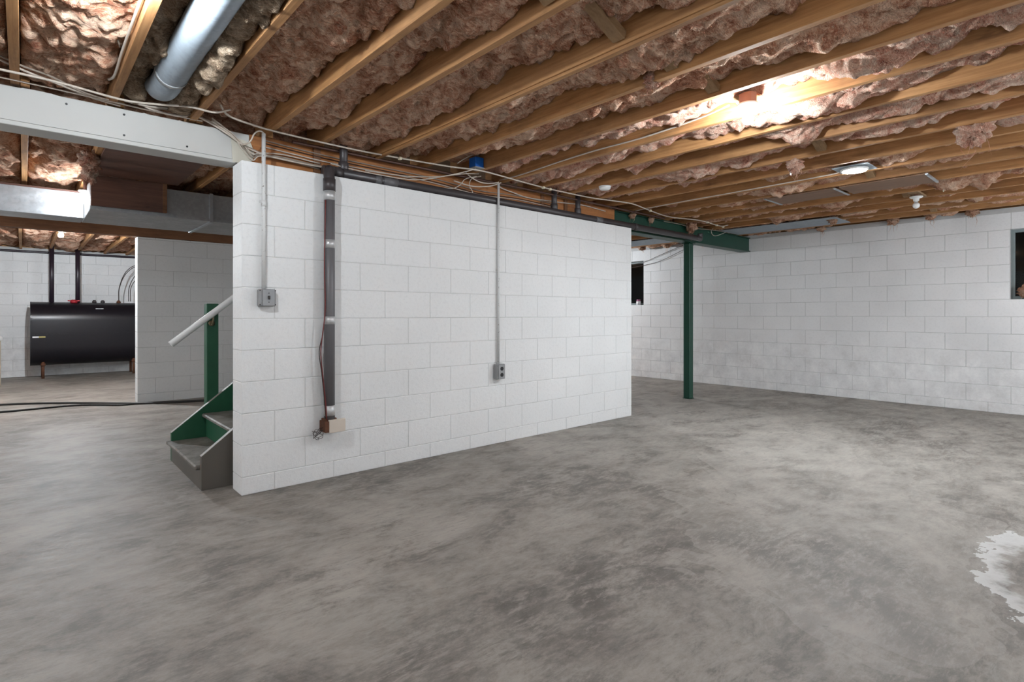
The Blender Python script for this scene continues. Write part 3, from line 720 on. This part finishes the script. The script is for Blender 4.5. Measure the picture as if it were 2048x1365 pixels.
cable([(1.79, .02, 2.385), (1.84, -.01, 2.335), (1.94, -.02, 2.308), (2.05, -.025, 2.318), (2.127, -.02, 2.335), (2.135, -.018, 2.30)], .0055, M['cable'], 'thick white cable looping into the top of the outlet conduit')
cable([(1.70, .06, 2.30), (1.85, .02, 2.272), (2.0, -.01, 2.285), (2.10, -.02, 2.315), (2.18, .0, 2.35)], .0055, M['cable'], 'lower white cable loop beside the outlet conduit')
cable([(1.90, .0, 2.36), (1.80, .03, 2.325), (1.77, .05, 2.28), (1.70, .06, 2.235), (1.60, .06, 2.222)], .004, M['cable'], 'cable end dangling left of the outlet conduit against the wooden beam')
cable([(1.95, .0, 2.37), (1.87, .03, 2.34), (1.86, .05, 2.28), (1.90, .06, 2.24), (1.90, .06, 2.205)], .004, M['cable'], 'cable end dangling above the drain pipe beside the outlet conduit')
cable([(2.15, .0, 2.35), (2.263, .10, 2.335), (2.45, .125, 2.318), (2.648, .13, 2.300), (3.0, .13, 2.312), (3.2, .13, 2.322), (3.45, .13, 2.335), (3.85, .14, 2.322)], .006, M['cable'], 'thick white cable along the wooden beam from the outlet conduit to the green beam')
cable([(1.62, -.10, 2.40), (1.68, -.15, 2.45), (1.74, -.18, 2.478), (1.79, -.17, 2.475), (1.80, -.16, 2.458)], .0042, M['cable'], 'cable arching into the top of the blue junction box')
cable([(2.205, .05, 2.385), (2.211, -.25, 2.384), (2.2095, -.763, 2.402), (2.2105, -1.1, 2.408), (2.210, -1.485, 2.403), (2.205, -1.9, 2.42), (2.16, -2.15, 2.43)], .0062, M['cable'], 'white cable stapled along the side of a joist leading to the lit bulb')
cable([(4.25, .02, ZC), (4.224, -.196, ZC + .002), (4.19, -.7, ZC + .002), (4.172, -1.104, ZC), (4.13, -1.989, ZC), (4.09, -2.16, ZC)], .0055, M['cable'], 'white cable running under the joists to the disc lamp')
cable([(6.20, .10, 2.37), (6.237, .145, 2.34), (6.27, .15, 2.30), (6.36, .15, 2.285), (6.50, .14, 2.32), (6.62, .10, 2.37), (6.70, .06, 2.41)], .0045, M['cable'], 'white cable loop hanging in front of the green beam near the right wall')
cable([(5.0, .12, 2.335), (5.4, .14, 2.345), (5.75, .14, 2.33), (6.1, .12, 2.345), (6.5, .10, ZC)], .0045, M['cableold'], 'grey cable lying along the top of the green beam')
cable([(-.675, -2.6, 2.42), (-.685, -1.6, 2.43), (-.690, -1.149, 2.405), (-.689, -.617, 2.40), (-.688, -.3, 2.385), (-.70, -.176, 2.40)], .0065, M['cable'], 'thick white cable stapled along the joist beside the round duct')
cable([(-.70, -1.3, 2.43), (-.735, -1.0, 2.445), (-.74, -.8, 2.435), (-.70, -.62, 2.41)], .004, M['cableold'], 'thin cable bowing off the joist beside the round duct')
cable([(7.49, 2.9, 2.04), (7.485, 2.426, 2.09), (7.485, 2.094, 2.132), (7.48, 1.778, 2.226), (7.47, 1.33, 2.35), (7.44, 1.0, 2.40)], .004, M['darkwire'], 'upper dark wire swagged from the joists to the rear window')
cable([(7.49, 2.6, 2.02), (7.485, 2.3, 2.045), (7.485, 2.094, 2.068), (7.48, 1.778, 2.118), (7.47, 1.33, 2.270), (7.44, .9, 2.40)], .004, M['darkwire'], 'lower dark wire swagged from the joists to the rear window')
for k, (x, y) in enumerate(((1.117, -.049), (2.62, -.10), (2.718, -.093), (4.36, -.108), (5.6, -.14), (5.9, -.11), (6.1, -.1))):
    tag(MB().box(x - .012, x + .012, y - .014, y + .014, ZC - .014, ZC + .008, .003).build('cable_clip', M['clip']), 'cream plastic clip holding the long white cable to a joist', 'clip', 'clips on the long cable')
# ================================================================== LAMPS
def bulb_lamp(loc, power, label, name='bulb_lamp', lit=True, r=.031, box=True, cord=None):
    """porcelain holder with a bare bulb; loc = centre of holder top"""
    x, y, z = loc
    t = thing(name, loc, label, 'light bulb')
    if box: MB().lathe([(.050, 0), (.050, .055)], (x, y, z + .001), (0, 0, 1), 8, False).build('ceiling_box', M['octbox'], t)
    MB().lathe([(.056, 0), (.056, -.008), (.045, -.016), (.026, -.022), (.024, -.045), (.018, -.046)], (x, y, z), (0, 0, 1), 28).build('lamp_holder', M['porcelain'], t)
    if cord: MB().tube([(x, y, z - .002), (x, y, cord - .001)], .004 if cord - z > .1 else .018, 8, 0).build('cord', M['darkwire'] if cord - z > .1 else M['octbox'], t)
    m = m_emit(name + '_glow', LAMP_COL, power) if lit else M['plastic']
    prof = [(.013, -.0475), (.014, -.055), (.020, -.066)]
    c = -.066 - r * .75
    for k in range(9):
        a = math.radians(50 - k * 140 / 8); prof.append((r * math.cos(a), c + r * math.sin(a)))
    prof.append((.002, c - r))
    MB().lathe(prof, (x, y, z), (0, 0, 1), 22).build('bulb', m, t)
    return t
bulb_lamp((2.085, -2.30, 2.376), P_MAIN, 'bare glowing bulb in a white holder hung between joists of the main room')
UB = bulb_lamp((5.66, -2.36, 2.345), 0, 'unlit bare white bulb under the joists towards the right wall', lit=False, box=False, cord=ZJ)
MB().box(5.50, 5.88, -2.405, -2.315, ZJ - .0005, ZJ + .017).build('mounting_board', M['bridging'], UB)
bulb_lamp((-.80, -1.38, 2.41), P_LEFT, 'bare glowing bulb between joists left of the round duct, near the white beam')
bulb_lamp((-.618, 2.46, 2.27), P_DUCT, 'bare glowing bulb hanging against the end of the bright trunk duct', box=False, cord=ZJ)
bulb_lamp((-.657, 5.84, 2.32), P_TANK, 'bare glowing bulb beyond the rear beam in front of the oil tank', box=False, cord=ZJ)
bulb_lamp((6.34, 4.2, 2.33), P_REAR_FILL, 'added unseen fill bulb in the rear room behind the green beam', box=False, cord=ZJ)  # hidden bulb added to brighten the rear room
bulb_lamp((-2.69, -2.2, 1.95), P_FILL * .6, 'added fill globe on a cord at the open left end of the front room', box=False, cord=ZJ, r=.075)  # out-of-view globe added to brighten joist sides and insulation
bulb_lamp((.18, -4.42, 1.85), P_FILL * .6, 'added fill globe on a cord by the front wall, left of the pair', box=False, cord=ZJ, r=.075)  # globe added behind the camera as flat fill along the bays
bulb_lamp((3.46, -4.42, 1.85), P_FILL * .8, 'added fill globe on a cord by the front wall, right of the pair', box=False, cord=ZJ, r=.075)  # second globe added behind the camera, fill only
bulb_lamp((-3.467, 1.6, 2.0), P_FILL * 3.4, 'added fill globe on a cord in the rear left room before the trunk duct', box=False, cord=ZJ, r=.075)  # unseen globe added to lift the inner wall, plenum and stairs
bulb_lamp((6.30, -4.42, 1.85), P_FILL * 1.5, 'added fill globe on a cord by the front wall beside the right wall', box=False, cord=ZJ, r=.075)  # unseen globe added to brighten the right wall
dl = thing('disc_lamp', (4.07, -2.27, ZJ - .03), 'round flat glowing ceiling lamp fixed under the joists', 'ceiling lamp')
MB().box(3.94, 4.20, -2.40, -2.14, ZJ - .0065, ZJ - .0015).build('mounting_plate', M['round'], dl)
MB().lathe([(.098, 0), (.102, -.004), (.100, -.014), (.086, -.018)], (4.07, -2.27, ZJ - .008), (0, 0, 1), 36).build('rim', M['plastic'], dl)
MB().lathe([(.0855, -.0178), (.085, -.020), (.05, -.024), (.003, -.025)], (4.07, -2.27, ZJ - .008), (0, 0, 1), 36).build('diffuser', m_emit('disc_glow', LAMP_COL, P_DISC), dl)
for k, (x, y, z, lab) in enumerate(((3.52, -1.98, 2.30, 'short white pull tag hanging under the torn insulation clump'), (5.42, -2.62, 2.345, 'small yellow tag hanging under a joist beyond the unlit bulb'))):
    tag(MB().box(x - .010, x + .010, y - .003, y + .003, z - .03, z + .022).build('tag', M['clip'] if k else M['plastic']), lab, 'tag')
# ================================================================== OIL TANK
tk = thing('oil_tank', (-.02, 9.38, 0), 'large black steel heating oil tank on short pipe legs before the back wall', 'oil tank')
TX0, TX1, TY, TR = -.944, .89, 9.40, .335
TZ0, TZ1 = .232, 1.385
poly = []
for k in range(25):
    a = math.pi * k / 24; poly.append((TY + TR * math.cos(a), TZ1 - TR + TR * math.sin(a)))
for k in range(25):
    a = math.pi + math.pi * k / 24; poly.append((TY + TR * math.cos(a), TZ0 + TR + TR * math.sin(a)))
t = MB(); n = len(poly)
for x in (TX0 + .006, TX1 - .006):
    for (p, q) in poly: t.v.append((x, p, q))
for i in range(n): t.face((i, (i + 1) % n, n + (i + 1) % n, n + i), True)
t.build('shell', M['tank'], tk)
for x0, x1 in ((TX0, TX0 + .02), (TX1 - .02, TX1)):
    h = MB(); pp = [(TY + (p - TY) * 1.012, (q - .8085) * 1.006 + .8085) for p, q in poly]; h.prism(pp, 'x', x0, x1); h.build('end_head', M['tank'], tk)
MB().box(TX0 + .02, TX1 - .02, TY - TR - .0035, TY - TR + .002, .795, .803).build('weld_seam', M['tank'], tk)
for x in (-.77, .58):
    for y in (TY - .2, TY + .2):
        lg = MB().tube([(x, y, .001), (x, y, .30)], .022, 12, 0).build('leg', M['rust'], tk)
        MB().lathe([(.034, 0), (.034, .05)], (x, y, .225), (0, 0, 1), 12).build('leg_socket', M['rust'], lg)
for x, mm in ((-.02, 'abs'), (.11, 'abs'), (.36, 'red')):
    MB().lathe([(.036, 0), (.036, .03), (.024, .034), (.024, .05)], (x, TY, TZ1 - .004), (0, 0, 1), 10).build('bung', M['rust'] if mm == 'red' else M['abs'], tk)
MB().box(-.02, .10, TY - .262, TY - .255, 1.24, 1.27).build('label', M['label'], tk).rotation_euler = (0, 0, 0)
MB().box(-.915, -.83, TY - TR - .006, TY - TR - .001, .742, .768).build('label', M['label'], tk)
MB().box(-.83, -.74, TY - TR - .006, TY - TR - .001, .742, .768).build('label', M['yellow'], tk)
for x, lab in ((-.645, 'dark vent pipe rising from the oil tank to the joists, nearer the tank end'), (-.27, 'dark fill pipe rising from the oil tank above the red valve')):
    tag(MB().tube([(x, TY, TZ1 - .002), (x, TY, 2.42)], .036, 14, 0).build('tank_pipe', M['pipeplum']), lab, 'pipe')
rv = thing('red_valve', (-.32, TY - .06, TZ1), 'small red valve with a gauge stem on top of the oil tank', 'valve')
MB().lathe([(.05, 0), (.055, .02), (.05, .045), (.03, .06)], (-.33, TY - .06, TZ1 - .012), (0, 0, 1), 14).build('body', M['red'], rv)
MB().tube([(-.37, TY - .06, TZ1 + .03), (-.37, TY - .06, TZ1 + .14)], .010, 8, 0).build('gauge_stem', M['label'], rv)
MB().box(-.42, -.24, TY - .075, TY - .045, TZ1 + .018, TZ1 + .038, .005).build('handle', M['red'], rv)
for k, (xa, xb, zt) in enumerate(((.36, .98, 2.20), (.365, 1.05, 2.17), (.52, 1.1, 2.14), (.55, 1.15, 2.08))):
    cable([(xa, TY, TZ1 + .03), (xa + .01, TY, TZ1 + .30), (xa + .12, TY + .02, zt - .20), (xa + .32, TY + .04, zt - .04), (xb, TY + .06, zt)], .0065, M['darkwire'], 'thin dark fuel line arching from the oil tank behind the inner wall', 'fuel line', 'fuel_line', 'fuel lines on the oil tank')
tag(MB().tube([(XL + .2, 9.79, 2.33), (-1.2, 9.80, 2.325), (1.5, 9.79, 2.335)], .022, 10).build('wall_pipe', M['pipeplum']), 'dark pipe running along the top of the back wall over the tank', 'pipe')
# cream tub at the left
tb = thing('brine_tank', (-1.545, 8.4, 0), 'cream plastic drum with a white rimmed lid left of the oil tank', 'drum')
MB().lathe([(.235, .001), (.24, .02), (.24, .72), (.238, .735)], (-1.545, 8.4, 0), (0, 0, 1), 32).build('drum', M['tub'], tb)
MB().lathe([(.262, .736), (.266, .74), (.266, .785), (.25, .80), (.02, .805)], (-1.545, 8.4, 0), (0, 0, 1), 32).build('lid', M['plastic'], tb)
# hoses on the floor
hz = .0125
tag(MB().tube([(-4.0, 6.2, hz), (-2.5, 6.0, hz), (-1.255, 5.746, hz), (-.6, 5.35, hz), (.0, 4.78, hz), (.3, 4.62, hz), (.746, 4.437, hz), (1.5, 4.2, hz), (2.6, 4.4, hz)], .012, 10, 8).build('garden_hose', M['hose']), 'black hose trailing across the floor past the inner wall corner', 'hose')
tag(MB().tube([(-4.0, 5.0, hz), (-2.4, 5.1, hz), (-1.24, 5.03, hz), (-.55, 5.06, hz), (-.12, 4.72, hz), (.05, 4.70, hz), (.4, 4.52, hz), (.75, 4.39, hz), (1.4, 4.13, hz), (2.2, 3.9, hz)], .012, 10, 8).build('garden_hose', M['hose']), 'black hose on the floor running nearer the stairs', 'hose')
# jar on the rear window sill
jr = thing('jar', (7.56, 2.30, 1.336), 'small pale jar with a pink lid on the rear window sill', 'jar')
MB().lathe([(.038, 0), (.042, .004), (.042, .06), (.034, .07)], (7.555, 2.30, 1.3365), (0, 0, 1), 18).build('glass_body', M['label'], jr)
MB().lathe([(.037, .0705), (.038, .072), (.038, .098), (.03, .10)], (7.555, 2.30, 1.3365), (0, 0, 1), 18).build('lid', plain('pink_lid', (.30, .10, .20), .5), jr)
